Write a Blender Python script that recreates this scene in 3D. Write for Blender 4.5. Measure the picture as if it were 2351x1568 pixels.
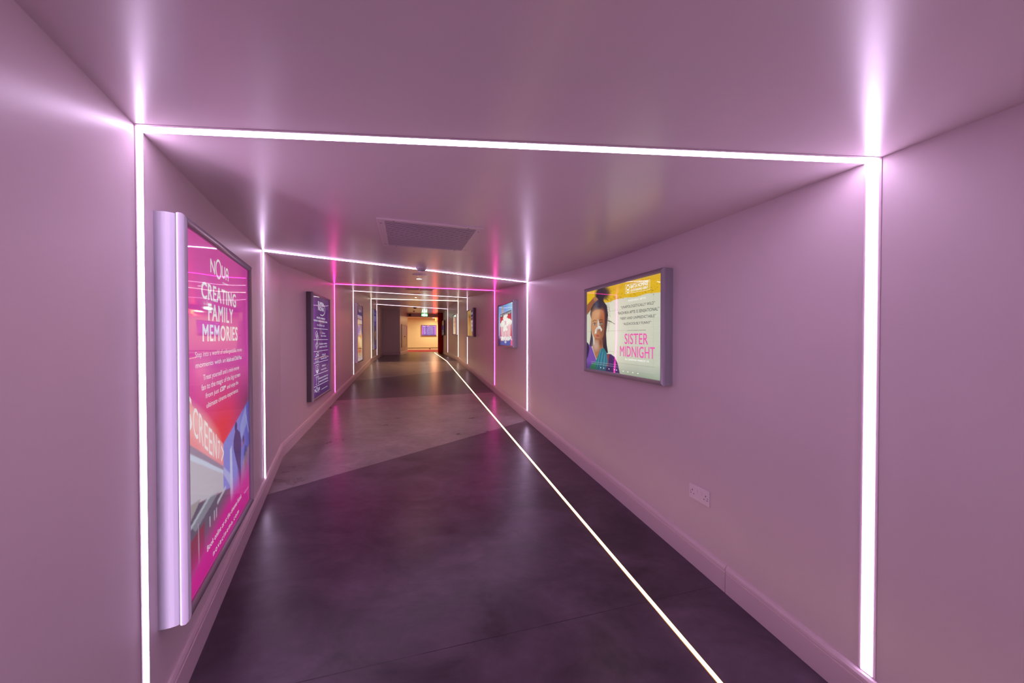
import bpy, math, random
import numpy as np
from mathutils import Vector, Matrix
random.seed(4)
S = bpy.context.scene
for o in list(bpy.data.objects): bpy.data.objects.remove(o)

# ------------------------------------------------------------------ camera, world, exposure
EYE = 1.443
cam_d = bpy.data.cameras.new('camera'); cam_d.lens = 12.0; cam_d.sensor_width = 36.0
cam_d.clip_start = 0.02
cam = bpy.data.objects.new('camera', cam_d); S.collection.objects.link(cam)
cam.location = (0, 0, EYE); cam.rotation_euler = (math.radians(90 - 0.66), 0, 0)
S.camera = cam
wd = bpy.data.worlds.new('world'); wd.use_nodes = True; S.world = wd
wd.node_tree.nodes['Background'].inputs[0].default_value = (0.02, 0.015, 0.018, 1)
wd.node_tree.nodes['Background'].inputs[1].default_value = 0.2
S.view_settings.view_transform = 'Standard'; S.view_settings.look = 'None'
S.view_settings.gamma = 1.0; S.view_settings.exposure = 0.22
S.view_settings.use_curve_mapping = False
S.cycles.max_bounces = 12; S.cycles.diffuse_bounces = 8; S.cycles.glossy_bounces = 5
S.cycles.transparent_max_bounces = 12
S.cycles.caustics_reflective = True
S.cycles.sample_clamp_indirect = 6.0
INK = 0.86         # backlight level of the printed posters
# light levels: emission of the frames' diffusers (r, g, b) and strength
LILAC = ((1.0, 0.73, 1.15), 17.0)
WARMW = ((1.0, 0.80, 0.64), 5.0)
PINK = ((1.0, 0.035, 0.42), 17.0)
ROSEW = ((1.0, 0.66, 0.84), 4.2)
FLOORW = ((1.0, 0.66, 0.34), 7.5)
ROOM_W = 46.0      # watts, warm lamps of the far lobby
ROOM_C = (1.0, 0.80, 0.40)

# ------------------------------------------------------------------ helpers
def lin(c):
    c = np.asarray(c, float) / 255.0
    return np.where(c <= 0.04045, c / 12.92, ((c + 0.055) / 1.055) ** 2.4)
def L3(*c): return tuple(float(v) for v in lin(c))

def link(o, parent=None):
    S.collection.objects.link(o)
    if parent is not None: o.parent = parent
    return o
def mesh_obj(name, verts, faces, m, parent=None, smooth=False):
    me = bpy.data.meshes.new(name); me.from_pydata([tuple(v) for v in verts], [], faces)
    if smooth: me.shade_smooth()
    me.update()
    if m is not None: me.materials.append(m)
    return link(bpy.data.objects.new(name, me), parent)
def empty(name, loc=(0, 0, 0), rz=0, parent=None):
    o = bpy.data.objects.new(name, None); o.empty_display_size = 0.1
    o.location = loc; o.rotation_euler = (0, 0, rz)
    return link(o, parent)
def tag(o, label, cat, group=None):
    o['label'] = label; o['category'] = cat
    if group: o['group'] = group
    return o
def structure(o): o['kind'] = 'structure'; return o

class MB:
    def __init__(s): s.v = []; s.f = []
    def box(s, x0, x1, y0, y1, z0, z1):
        b = len(s.v)
        s.v += [(x, y, z) for z in (z0, z1) for y in (y0, y1) for x in (x0, x1)]
        s.f += [tuple(b + i for i in q) for q in ((0,2,3,1),(4,5,7,6),(0,1,5,4),(2,6,7,3),(0,4,6,2),(1,3,7,5))]
        return s
    def hexa(s, p):   # 8 points ordered like box
        b = len(s.v); s.v += [tuple(q) for q in p]
        s.f += [tuple(b + i for i in q) for q in ((0,2,3,1),(4,5,7,6),(0,1,5,4),(2,6,7,3),(0,4,6,2),(1,3,7,5))]
        return s
    def lathe(s, prof, n=32, cx=0, cy=0, cz=0, ax='z', cap=True):
        b = len(s.v)
        for r, z in prof:
            for i in range(n):
                a = 2 * math.pi * i / n
                p = (r * math.cos(a), r * math.sin(a), z)
                if ax == 'y': p = (p[0], p[2], p[1])
                s.v.append((p[0] + cx, p[1] + cy, p[2] + cz))
        for k in range(len(prof) - 1):
            for i in range(n):
                j = (i + 1) % n
                s.f.append((b + k*n + i, b + k*n + j, b + (k+1)*n + j, b + (k+1)*n + i))
        if cap:
            s.f.append(tuple(b + i for i in range(n))[::-1])
            s.f.append(tuple(b + (len(prof)-1)*n + i for i in range(n)))
        return s
    def prism(s, pts, y0, y1):   # outline in xz, extruded along y
        b = len(s.v); n = len(pts)
        s.v += [(x, y0, z) for x, z in pts] + [(x, y1, z) for x, z in pts]
        s.f.append(tuple(range(b, b+n))); s.f.append(tuple(range(b+2*n-1, b+n-1, -1)))
        for i in range(n):
            j = (i + 1) % n; s.f.append((b+i, b+n+i, b+n+j, b+j))
        return s
    def obj(s, name, m, parent=None, smooth=False, bevel=0):
        o = mesh_obj(name, s.v, s.f, m, parent, smooth)
        if bevel:
            md = o.modifiers.new('bevel', 'BEVEL'); md.width = bevel; md.segments = 2; md.limit_method = 'ANGLE'
        return o

# ------------------------------------------------------------------ materials
def new_mat(name):
    m = bpy.data.materials.new(name); m.use_nodes = True
    nt = m.node_tree; return m, nt, nt.nodes['Principled BSDF']
def flat(name, col, rough=0.5, metal=0.0, spec=0.5):
    m, nt, b = new_mat(name)
    b.inputs['Base Color'].default_value = (*col, 1); b.inputs['Roughness'].default_value = rough
    b.inputs['Metallic'].default_value = metal; b.inputs['Specular IOR Level'].default_value = spec
    return m
def emit(name, col, k):
    m = bpy.data.materials.new(name); m.use_nodes = True; nt = m.node_tree; nt.nodes.clear()
    e = nt.nodes.new('ShaderNodeEmission'); out = nt.nodes.new('ShaderNodeOutputMaterial')
    e.inputs[0].default_value = (*col, 1); e.inputs[1].default_value = k
    nt.links.new(e.outputs[0], out.inputs[0]); return m
def paint(name, col, rough, bump=0.05, scale=220.0, mottled=0.03, spec=0.5):
    """satin wall paint: roller texture, faint mottling"""
    m, nt, b = new_mat(name); b.inputs['Specular IOR Level'].default_value = spec; N = nt.nodes.new; K = nt.links.new
    tc = N('ShaderNodeTexCoord')
    n1 = N('ShaderNodeTexNoise'); n1.inputs['Scale'].default_value = 1.3; n1.inputs['Detail'].default_value = 5
    K(tc.outputs['Object'], n1.inputs['Vector'])
    r = N('ShaderNodeValToRGB')
    r.color_ramp.elements[0].position = 0.3; r.color_ramp.elements[1].position = 0.7
    r.color_ramp.elements[0].color = (*[c * (1 - mottled) for c in col], 1)
    r.color_ramp.elements[1].color = (*[min(1, c * (1 + mottled)) for c in col], 1)
    K(n1.outputs['Fac'], r.inputs[0]); K(r.outputs[0], b.inputs['Base Color'])
    n2 = N('ShaderNodeTexNoise'); n2.inputs['Scale'].default_value = scale; n2.inputs['Detail'].default_value = 3
    K(tc.outputs['Object'], n2.inputs['Vector'])
    bp = N('ShaderNodeBump'); bp.inputs['Strength'].default_value = bump; bp.inputs['Distance'].default_value = 0.002
    K(n2.outputs['Fac'], bp.inputs['Height']); K(bp.outputs[0], b.inputs['Normal'])
    mr = N('ShaderNodeMapRange'); mr.inputs[3].default_value = rough - 0.03; mr.inputs[4].default_value = rough + 0.05
    K(n1.outputs['Fac'], mr.inputs[0]); K(mr.outputs[0], b.inputs['Roughness'])
    return m
def vinyl(name, a, c, rough):
    """concrete-look vinyl sheet: cloudy stains and fine fibres"""
    m, nt, b = new_mat(name); N = nt.nodes.new; K = nt.links.new
    tc = N('ShaderNodeTexCoord')
    mp = N('ShaderNodeMapping'); mp.inputs['Scale'].default_value = (1.0, 1.5, 1.0); K(tc.outputs['Object'], mp.inputs[0])
    n1 = N('ShaderNodeTexNoise'); n1.inputs['Scale'].default_value = 2.2; n1.inputs['Detail'].default_value = 9
    n1.inputs['Roughness'].default_value = 0.62; n1.inputs['Distortion'].default_value = 0.5
    K(mp.outputs[0], n1.inputs['Vector'])
    r = N('ShaderNodeValToRGB'); e = r.color_ramp.elements
    e[0].position = 0.22; e[1].position = 0.76; e[0].color = (*a, 1); e[1].color = (*c, 1)
    K(n1.outputs['Fac'], r.inputs[0])
    n3 = N('ShaderNodeTexNoise'); n3.inputs['Scale'].default_value = 14; n3.inputs['Detail'].default_value = 8
    K(mp.outputs[0], n3.inputs['Vector'])
    mx = N('ShaderNodeMix'); mx.data_type = 'RGBA'; mx.blend_type = 'OVERLAY'; mx.inputs[0].default_value = 0.28
    K(r.outputs[0], mx.inputs[6]); K(n3.outputs['Fac'], mx.inputs[7]); K(mx.outputs[2], b.inputs['Base Color'])
    n2 = N('ShaderNodeTexNoise'); n2.inputs['Scale'].default_value = 160; n2.inputs['Detail'].default_value = 4
    K(tc.outputs['Object'], n2.inputs['Vector'])
    bp = N('ShaderNodeBump'); bp.inputs['Strength'].default_value = 0.10; bp.inputs['Distance'].default_value = 0.002
    K(n2.outputs['Fac'], bp.inputs['Height']); K(bp.outputs[0], b.inputs['Normal'])
    mr = N('ShaderNodeMapRange'); mr.inputs[3].default_value = rough - 0.05; mr.inputs[4].default_value = rough + 0.08
    K(n1.outputs['Fac'], mr.inputs[0]); K(mr.outputs[0], b.inputs['Roughness'])
    return m
def print_mat(name, k):
    """backlit print: colour of the ink from the mesh's colour layer, lit from behind"""
    m, nt, b = new_mat(name); K = nt.links.new
    a = nt.nodes.new('ShaderNodeAttribute'); a.attribute_name = 'ink'
    K(a.outputs['Color'], b.inputs['Emission Color']); b.inputs['Emission Strength'].default_value = k * INK
    b.inputs['Base Color'].default_value = (0.03, 0.03, 0.03, 1); b.inputs['Roughness'].default_value = 0.6
    b.inputs['Specular IOR Level'].default_value = 0.1
    return m
def acrylic(name, wave=0.25):
    m = bpy.data.materials.new(name); m.use_nodes = True; nt = m.node_tree; nt.nodes.clear(); N = nt.nodes.new; K = nt.links.new
    out = N('ShaderNodeOutputMaterial'); mx = N('ShaderNodeMixShader'); t = N('ShaderNodeBsdfTransparent')
    g = N('ShaderNodeBsdfGlossy'); g.inputs['Roughness'].default_value = 0.03
    f = N('ShaderNodeFresnel'); f.inputs['IOR'].default_value = 1.62
    tc = N('ShaderNodeTexCoord'); n = N('ShaderNodeTexNoise'); n.inputs['Scale'].default_value = 2.0; n.inputs['Detail'].default_value = 0
    bp = N('ShaderNodeBump'); bp.inputs['Strength'].default_value = wave; bp.inputs['Distance'].default_value = 0.02
    K(tc.outputs['Object'], n.inputs['Vector']); K(n.outputs['Fac'], bp.inputs['Height'])
    K(bp.outputs[0], g.inputs['Normal']); K(bp.outputs[0], f.inputs['Normal'])
    K(f.outputs[0], mx.inputs[0]); K(t.outputs[0], mx.inputs[1]); K(g.outputs[0], mx.inputs[2]); K(mx.outputs[0], out.inputs[0])
    return m

WALLC = (0.68, 0.555, 0.60)
M_wall = paint('wall satin paint', WALLC, 0.36)
M_ceil = paint('ceiling satin paint', WALLC, 0.235, bump=0.04, spec=0.8)
M_cream = paint('cream lobby paint', (0.78, 0.74, 0.56), 0.6)
M_base = paint('baseboard gloss paint', (0.66, 0.50, 0.57), 0.30, bump=0.02)
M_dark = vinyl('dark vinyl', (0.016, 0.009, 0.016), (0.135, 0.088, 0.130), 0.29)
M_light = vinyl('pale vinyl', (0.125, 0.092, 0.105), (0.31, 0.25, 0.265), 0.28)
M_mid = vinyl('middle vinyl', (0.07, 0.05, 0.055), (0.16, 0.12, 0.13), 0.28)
M_carpet = paint('red carpet', (0.32, 0.03, 0.06), 0.95, bump=0.6, scale=400)
M_case = flat('lilac grey powder coat', (0.35, 0.325, 0.38), 0.33)
M_caseD = flat('dark grey powder coat', (0.13, 0.09, 0.12), 0.45)
M_rail = flat('satin aluminium rail', (0.42, 0.37, 0.44), 0.25, metal=0.1)
M_channel = paint('channel lip paint', (0.60, 0.45, 0.52), 0.4, bump=0.0)
M_white = flat('white plastic', (0.80, 0.68, 0.76), 0.32)
M_black = flat('black plastic', (0.012, 0.010, 0.012), 0.45)
M_dkgrey = flat('dark metal', (0.10, 0.075, 0.085), 0.5)
M_panel = flat('plum metal', (0.26, 0.16, 0.22), 0.45)
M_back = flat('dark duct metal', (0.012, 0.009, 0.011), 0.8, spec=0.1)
M_louvre = flat('louvre metal', (0.62, 0.50, 0.58), 0.35)
M_velvet = flat('dark red velvet', (0.45, 0.012, 0.016), 0.85, spec=0.2)
M_acr = acrylic('clear acrylic')
M_door = paint('panel paint', (0.66, 0.50, 0.50), 0.4)
M_brown = flat('brown rail paint', (0.20, 0.09, 0.045), 0.5)

# ------------------------------------------------------------------ shape of the corridor
TH = math.radians(16.4); SN, CS = math.sin(TH), math.cos(TH)
def sp(a, k): return k * math.log1p(math.exp(a / k)) if a / k < 30 else a
def s_of(x, y): return -x * SN + y * CS
def fz(x, y):
    s = s_of(x, y); return 0.049 * (sp(s + 1.0, .05) - 1.0 - sp(s - 12.33, .03))
def cz(x, y):
    s = s_of(x, y); return 2.093 + 0.0715 * (sp(s - 2.5, .25) - sp(s - 11.87, .2))
# stations across the corridor: t -> left wall point, right wall point (3..8 are the light frames)
ST = [
 (-2.0, (-0.60, -4.0), (1.75, -4.0)),
 (-0.6, (-0.72, -1.25), (1.60, -1.1)),
 (0.4, (-0.777, 0.30), (1.463, 0.80)),
 (1.0, (-1.163, 1.07), (1.327, 1.262)),
 (2.0, (-2.012, 2.762), (0.226, 4.982)),
 (2.229, (-2.396, 3.53), None),
 (3.0, (-3.139, 6.038), (-0.349, 6.925)),
 (4.0, (-3.719, 8.0), (-1.345, 10.29)),
 (5.0, (-4.78, 11.585), (-1.935, 12.283)),
 (6.0, (-5.347, 13.50), (-2.966, 15.77)),
 (7.0, (-6.166, 16.27), (-3.39, 17.2)),
 (8.0, (-6.93, 18.67), (-4.04, 19.45)),
 (8.5, (-7.05, 19.22), (-4.06, 20.08)),
]
TL = [(t, l) for t, l, r in ST]; TR = [(t, r) for t, l, r in ST if r]
def interp(tab, t):
    for (t0, a), (t1, b) in zip(tab, tab[1:]):
        if t <= t1 + 1e-9:
            k = (t - t0) / (t1 - t0); return (a[0] + (b[0]-a[0])*k, a[1] + (b[1]-a[1])*k)
    return tab[-1][1]
def samples(t0, t1, dense=10):
    ks = sorted({round(t0, 4), round(t1, 4)} | {t for t, _ in TL if t0 < t < t1})
    out = []
    for a, b in zip(ks, ks[1:]):
        n = max(2, int(dense * max(.3, b - a) * 1.5)); out += [a + (b - a) * i / n for i in range(n)]
    return out + [ks[-1]]
def ruled(name, t0, t1, zf, m, parent=None, nu=14, lines=None, dz=0.0):
    ts = samples(t0, t1, 14) if lines is None else None
    V, F = [], []
    rows = [(interp(TL, t), interp(TR, t)) for t in ts] if lines is None else lines
    for a, b in rows:
        for i in range(nu + 1):
            k = i / nu; x = a[0] + (b[0]-a[0])*k; y = a[1] + (b[1]-a[1])*k
            V.append((x, y, zf(x, y) + dz))
    for r in range(len(rows) - 1):
        for i in range(nu):
            q = r*(nu+1) + i; F.append((q, q+1, q+nu+2, q+nu+1))
    return mesh_obj(name, V, F, m, parent, smooth=True)

# ceiling
structure(ruled('ceiling', -2.0, 8.06, cz, M_ceil, nu=24))
# floor: bands of dark and pale vinyl sheet that meet under the light frames
fl = structure(empty('floor'))
def band(t0, t1, m, gap=0.0008):
    return ruled('vinyl_sheet', t0 + gap, t1 - gap, fz, m, fl, nu=22)
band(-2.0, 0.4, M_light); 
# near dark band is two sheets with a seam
def seamrow(off):
    l = (-1.335, 1.41 - 0.28 + off); r = (1.24, 1.99 + off - 0.02)
    return l, r
def rows_between(A, B, n):
    return [((A[0][0]+(B[0][0]-A[0][0])*k/n, A[0][1]+(B[0][1]-A[0][1])*k/n),
             (A[1][0]+(B[1][0]-A[1][0])*k/n, A[1][1]+(B[1][1]-A[1][1])*k/n)) for k in range(n+1)]
f04 = (interp(TL, .4), interp(TR, .4))
sA = ((-1.245, 1.232), (1.145, 1.875))
f2 = (interp(TL, 2), interp(TR, 2))
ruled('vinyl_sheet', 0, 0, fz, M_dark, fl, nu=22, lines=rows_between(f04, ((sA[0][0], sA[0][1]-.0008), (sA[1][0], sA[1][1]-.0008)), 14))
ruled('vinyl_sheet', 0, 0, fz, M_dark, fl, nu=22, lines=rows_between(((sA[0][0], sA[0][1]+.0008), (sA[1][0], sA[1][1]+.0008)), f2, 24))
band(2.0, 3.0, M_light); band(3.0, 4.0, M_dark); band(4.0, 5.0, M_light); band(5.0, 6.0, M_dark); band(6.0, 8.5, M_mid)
o = ruled('subfloor', -2.0, 8.5, fz, M_black, fl, nu=6, dz=-0.02)

# walls
def wall(name, tab, t0, t1, m, dense=10):
    V, F = [], []
    for t in samples(t0, t1, dense):
        x, y = interp(tab, t); V += [(x, y, fz(x, y) - 0.01), (x, y, cz(x, y) + 0.01)]
    for i in range(len(V)//2 - 1): F.append((2*i, 2*i+1, 2*i+3, 2*i+2))
    return structure(mesh_obj(name, V, F, m))
def wall2(name, pts, m, z0=None, z1=None):
    V, F = [], []
    for x, y in pts: V += [(x, y, (fz(x, y) if z0 is None else z0) - 0.01), (x, y, (cz(x, y) if z1 is None else z1) + 0.01)]
    for i in range(len(pts) - 1): F.append((2*i, 2*i+1, 2*i+3, 2*i+2))
    return structure(mesh_obj(name, V, F, m))
wall('wall_left', TL, -2.0, 7.0, M_wall)
wall('wall_right', TR, -2.0, 8.0, M_wall)
wall2('wall_rear', [(-0.60, -4.0), (1.75, -4.0)], M_wall)
PA, PB, PC = (-6.166, 16.27), (-5.41, 16.49), (-5.81, 19.0)
wall2('wall_return', [PA, PB], M_wall)
wall2('wall_recess', [PB, PC], M_wall)

# lobby beyond the opening, in its own frame: u along its far wall, d towards the corridor
LO = (-5.716, 23.5); LU = (0.959, 0.2837); LN = (0.2837, -0.959)
def lob(u, d): return (LO[0] + LU[0]*u + LN[0]*d, LO[1] + LU[1]*u + LN[1]*d)
LZ = 0.604; LC = 2.763
lu0, lu1, ld = -4.5, 3.5, 4.29
uL, uR = -1.368, 0.42
wall2('wall_back', [lob(lu0, 0), lob(lu1, 0)], M_cream, LZ, LC)
wall2('wall_lobby_left', [lob(lu0, 0), lob(lu0, ld+.1)], M_cream, LZ, LC)
wall2('wall_lobby_right', [lob(lu1, 0), lob(lu1, ld+.1)], M_cream, LZ, LC)
wall2('wall_lobby_front', [lob(lu0, ld-.12), lob(uL, ld-.12)], M_cream, LZ, LC)
wall2('wall_lobby_near', [lob(uR, ld-.12), lob(lu1, ld-.12)], M_cream, LZ, LC)
wall2('wall_jamb', [PC, lob(uL, ld-.12)], M_wall, LZ, LC)
structure(mesh_obj('ceiling_lobby', [(*lob(lu0, -0.05), LC), (*lob(lu1, -0.05), LC), (*lob(lu1, ld), LC), (*lob(lu0, ld), LC)], [(0,1,2,3)], M_cream))
structure(mesh_obj('floor_lobby_carpet', [(*lob(lu0, -0.05), LZ), (*lob(lu1, -0.05), LZ), (*lob(lu1, ld-.55), LZ), (*lob(lu0, ld-.55), LZ)], [(0,1,2,3)], M_carpet))
def lbox(u0, u1, d0, d1, z0, z1):
    return MB().hexa([(*lob(u, d), z) for z in (z0, z1) for d in (d0, d1) for u in (u0, u1)])
structure(lbox(uL, uR+.1, ld-.12, ld+.04, 2.596, LC+.01).obj('trim_1', M_wall))       # beam over the opening
structure(lbox(lu0, lu1, 0.0, 0.018, LZ, LZ+.10).obj('baseboard_back', M_cream, bevel=.003))
structure(lbox(lu0, lu1, 0.0, 0.035, LZ+.115, LZ+.15).obj('trim_2', M_brown, bevel=.004))  # brown rail above it

# baseboards
PROF = [(0.016, 0.0), (0.016, 0.108), (0.0125, 0.1115), (0.0125, 0.1155), (0.0165, 0.119), (0.0150, 0.130), (0.010, 0.140), (0.003, 0.145), (0.0, 0.145)]
def sweep(name, pts, side, m, parent=None):
    n = len(pts); V, F = [], []
    for i, (x, y) in enumerate(pts):
        ns = []
        for a, b in ((i-1, i), (i, i+1)):
            if a < 0 or b >= n: continue
            dx, dy = pts[b][0]-pts[a][0], pts[b][1]-pts[a][1]; l = math.hypot(dx, dy)
            ns.append((side*dy/l, -side*dx/l))
        nx = sum(q[0] for q in ns)/len(ns); ny = sum(q[1] for q in ns)/len(ns)
        k = 1.0 / max(.4, (nx*nx + ny*ny)); nx *= k; ny *= k
        for o_, z in PROF:
            px, py = x + nx*o_, y + ny*o_; V.append((px, py, fz(px, py) + z))
    P = len(PROF)
    for i in range(n-1):
        for j in range(P-1):
            a = i*P + j; F.append((a, a+1, a+P+1, a+P))
    F.append(tuple(range(P))); F.append(tuple((n-1)*P + j for j in reversed(range(P))))
    return mesh_obj(name, V, F, m, parent)
def pts_of(tab, t0, t1): return [interp(tab, t) for t in samples(t0, t1, 8)]
bl = structure(empty('baseboard_left')); br = structure(empty('baseboard_right'))
sweep('board', pts_of(TL, -2, 2.229), 1, M_base, bl)
sweep('board', pts_of(TL, 2.229, 7.0), 1, M_base, bl)
sweep('board', [PA, PB], 1, M_base, bl)
sweep('board', [PB, PC], 1, M_base, bl)
tj = 1.0 + (1.825 - 1.262) / (4.982 - 1.262)
sweep('board', pts_of(TR, -2, tj - .0003), -1, M_base, br)
sweep('board', pts_of(TR, tj + .0003, 5.0), -1, M_base, br)
sweep('board', pts_of(TR, 5.0, 7.7), -1, M_base, br)
structure(sweep('baseboard_rear', [(-0.60, -4.0), (1.75, -4.0)], -1, M_base))

# access panel in the recess wall
def dirn(a, b):
    l = math.hypot(b[0]-a[0], b[1]-a[1]); return ((b[0]-a[0])/l, (b[1]-a[1])/l)
du = dirn(PB, PC)
dr = empty('door_1', (PB[0]+du[0]*1.28, PB[1]+du[1]*1.28, 1.53), math.atan2(du[1], du[0])); structure(dr)
W_, H_ = 0.86, 0.585
f = MB(); f.box(-W_, W_, -.025, 0, H_-.05, H_).box(-W_, W_, -.025, 0, -H_, -H_+.05).box(-W_, -W_+.05, -.025, 0, -H_+.05, H_-.05).box(W_-.05, W_, -.025, 0, -H_+.05, H_-.05)
f.obj('door_frame', M_door, dr, bevel=.004)
MB().box(-W_+.055, W_-.055, -.012, 0, -H_+.055, H_-.055).obj('door_leaf', M_door, dr, bevel=.002)
MB().lathe([(.03, -.012), (.03, -.03), (.018, -.035), (.018, -.05)], 16, 0.05, 0, -.03, 'y').obj('door_lock', M_black, dr)

# ------------------------------------------------------------------ frames of light
def frame_of_light(t, spec, w, proud, label, tagcol):
    PL, PR = interp(TL, t), interp(TR, t)
    em = emit('glow ' + tagcol, *spec)
    cx, cy = (PL[0]+PR[0])/2, (PL[1]+PR[1])/2
    root = empty('light_frame', (cx, cy, fz(cx, cy)))
    tag(root, label, 'light frame', 'frames of light around the corridor')
    inv = Vector(root.location)
    for tab, side, P in ((TL, 1, PL), (TR, -1, PR)):
        e = .02
        a, b = interp(tab, t-e), interp(tab, t+e); d = dirn(a, b)
        nx, ny = side*d[1], -side*d[0]
        def upright(hw, p, z0, ztop):
            q = []
            for top in (0, 1):
                for o_ in (-.004, p):
                    for s_ in (-hw, hw):
                        x, y = P[0]+d[0]*s_+nx*o_, P[1]+d[1]*s_+ny*o_
                        z = (fz(x, y)+z0) if not top else (cz(x, y)-ztop)
                        q.append(Vector((x, y, z)) - inv)
            return MB().hexa(q)
        upright(w/2 + .009, .0025, .147, .001).obj('channel', M_channel, root)
        upright(w/2, proud, .150, proud*.2).obj('light_strip', em, root, bevel=proud*.3)
    d = dirn(PL, PR); px, py = -d[1], d[0]
    def bar(hw, p, name, m):
        V, F = [], []; n = 24; ln = math.hypot(PR[0]-PL[0], PR[1]-PL[1])
        for i in range(n+1):
            for s_, o_ in ((-hw, .004), (-hw, -p*.65), (-hw*.8, -p), (hw*.8, -p), (hw, -p*.65), (hw, .004)):
                x, y = PL[0]+d[0]*ln*i/n+px*s_, PL[1]+d[1]*ln*i/n+py*s_
                V.append(Vector((x, y, cz(x, y)+o_)) - inv)
        for i in range(n):
            for j in range(6):
                a = i*6+j; b = i*6+(j+1) % 6; F.append((a, b, b+6, a+6))
        F.append((0,1,2,3,4,5)); F.append(tuple(n*6+k for k in (5,4,3,2,1,0)))
        mesh_obj(name, V, F, m, root)
    bar(w/2 + .009, .0025, 'channel', M_channel); bar(w/2, proud, 'light_strip', em)
    return root
frame_of_light(-0.6, (LILAC[0], LILAC[1]*.8), .036, .008, 'white light frame behind the viewpoint, out of the picture', 'lilac rear')
frame_of_light(1.0, LILAC, .034, .004, 'largest white light frame, crossing the ceiling just before the big pink poster', 'lilac near')
frame_of_light(2.0, LILAC, .036, .005, 'white light frame between the big pink poster and the wall bend, second largest', 'lilac second')
frame_of_light(3.0, PINK, .032, .006, 'the only magenta pink light frame, beyond the dark purple membership poster', 'pink')
frame_of_light(4.0, (ROSEW[0], ROSEW[1]*1.1), .034, .007, 'white light frame just beyond the pink one, slanting down to the right', 'rose')
frame_of_light(5.0, WARMW, .036, .009, 'warm white light frame with the most level ceiling bar, at the top of the ramp', 'warm')
frame_of_light(6.0, (ROSEW[0], ROSEW[1]*.8), .034, .009, 'thin rosy light frame furthest down the corridor near the exit sign', 'rose far')

# light line in the floor
fs = empty('floor_light', (0.833, 1.374, fz(.833, 1.374)))
tag(fs, 'warm white light line running along the floor beside the right wall', 'floor light')
path = [(1.60, -1.4), (0.833, 1.374), (-2.33, 12.17), (-4.32, 19.0)]
def floor_line(hw, top, name, m, h0=-.002):
    V, F = [], []; P = []
    for (a, b) in zip(path, path[1:]):
        n = 14; P += [(a[0]+(b[0]-a[0])*i/n, a[1]+(b[1]-a[1])*i/n) for i in range(n)]
    P.append(path[-1]); iv = Vector(fs.location)
    for i, (x, y) in enumerate(P):
        q = P[min(i+1, len(P)-1)]; r = P[max(i-1, 0)]; d = dirn(r, q); px, py = d[1], -d[0]
        for s_, o_ in ((-hw, h0), (-hw*.85, top), (hw*.85, top), (hw, h0)):
            xx, yy = x+px*s_, y+py*s_; V.append(Vector((xx, yy, fz(xx, yy)+o_)) - iv)
    for i in range(len(P)-1):
        for j in range(3): a = i*4+j; F.append((a, a+1, a+5, a+4))
    F += [(0, 1, 2, 3), tuple(len(V)-4+k for k in (3, 2, 1, 0))]
    mesh_obj(name, V, F, m, fs)
floor_line(.0145, .0022, 'channel', flat('brass channel', (.75, .42, .12), .35, .6))
floor_line(.0105, .0040, 'light_strip', emit('glow floor', *FLOORW))

# ------------------------------------------------------------------ print artwork
class Canvas:
    def __init__(s, w, h, bg): s.w, s.h = w, h; s.a = np.ones((h, w, 3)) * lin(bg); s.U, s.V = np.meshgrid(np.linspace(0, 1, w), np.linspace(0, 1, h))
    def inside(s, pts):
        pts = np.asarray(pts, float); n = len(pts); acc = np.zeros((s.h, s.w))
        for du_, dv_ in ((-.25, -.25), (.25, -.25), (-.25, .25), (.25, .25)):
            U = s.U + du_/s.w; V = s.V + dv_/s.h; m = np.zeros((s.h, s.w), bool)
            for i in range(n):
                x0, y0 = pts[i]; x1, y1 = pts[(i+1) % n]
                if y0 == y1: continue
                c = ((y0 > V) != (y1 > V)) & (U < (x1-x0)*(V-y0)/(y1-y0)+x0); m ^= c
            acc += m
        return acc/4
    def mix(s, k, c): k = np.clip(k, 0, 1)[..., None]; s.a = s.a*(1-k) + lin(c)*k
    def poly(s, pts, c, k=1.0): s.mix(s.inside(pts)*k, c)
    def ell(s, cx, cy, rx, ry, c, k=1.0, soft=.12, rot=0):
        dx, dy = (s.U-cx), (s.V-cy); cr, sr = math.cos(rot), math.sin(rot)
        asp = s.h/s.w
        X, Y = dx*cr + dy*asp*sr, -dx*sr/asp + dy*cr
        d = np.sqrt((X/rx)**2 + (Y/ry)**2); s.mix(np.clip((1+soft-d)/(2*soft), 0, 1)*k, c)
    def line(s, p, q, w, c, k=1.0):
        p, q = np.array(p, float), np.array(q, float); asp = s.h/s.w
        d = np.array([q[0]-p[0], (q[1]-p[1])*asp]); L = max(1e-9, (d**2).sum())
        X, Y = s.U-p[0], (s.V-p[1])*asp; t = np.clip((X*d[0]+Y*d[1])/L, 0, 1)
        dist = np.sqrt((X-t*d[0])**2 + (Y-t*d[1])**2); s.mix(np.clip((w-dist)/(w*.5), 0, 1)*k, c)
    def mesh(s, name, W, H, y, m, parent):
        w, h = s.w, s.h
        X = (s.U-.5)*W; Z = (.5-s.V)*H
        V = np.stack([X, np.full_like(X, y), Z], -1).reshape(-1, 3)
        i = np.arange(w*h).reshape(h, w)
        F = np.stack([i[:-1, :-1], i[1:, :-1], i[1:, 1:], i[:-1, 1:]], -1).reshape(-1, 4)
        me = bpy.data.meshes.new(name); me.from_pydata(V.tolist(), [], F.tolist())
        at = me.color_attributes.new('ink', 'FLOAT_COLOR', 'POINT')
        col = np.ones((w*h, 4)); col[:, :3] = np.clip(s.a.reshape(-1, 3), 0, 1); at.data.foreach_set('color', col.ravel())
        me.materials.append(m); me.update(); return link(bpy.data.objects.new(name, me), parent)

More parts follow.
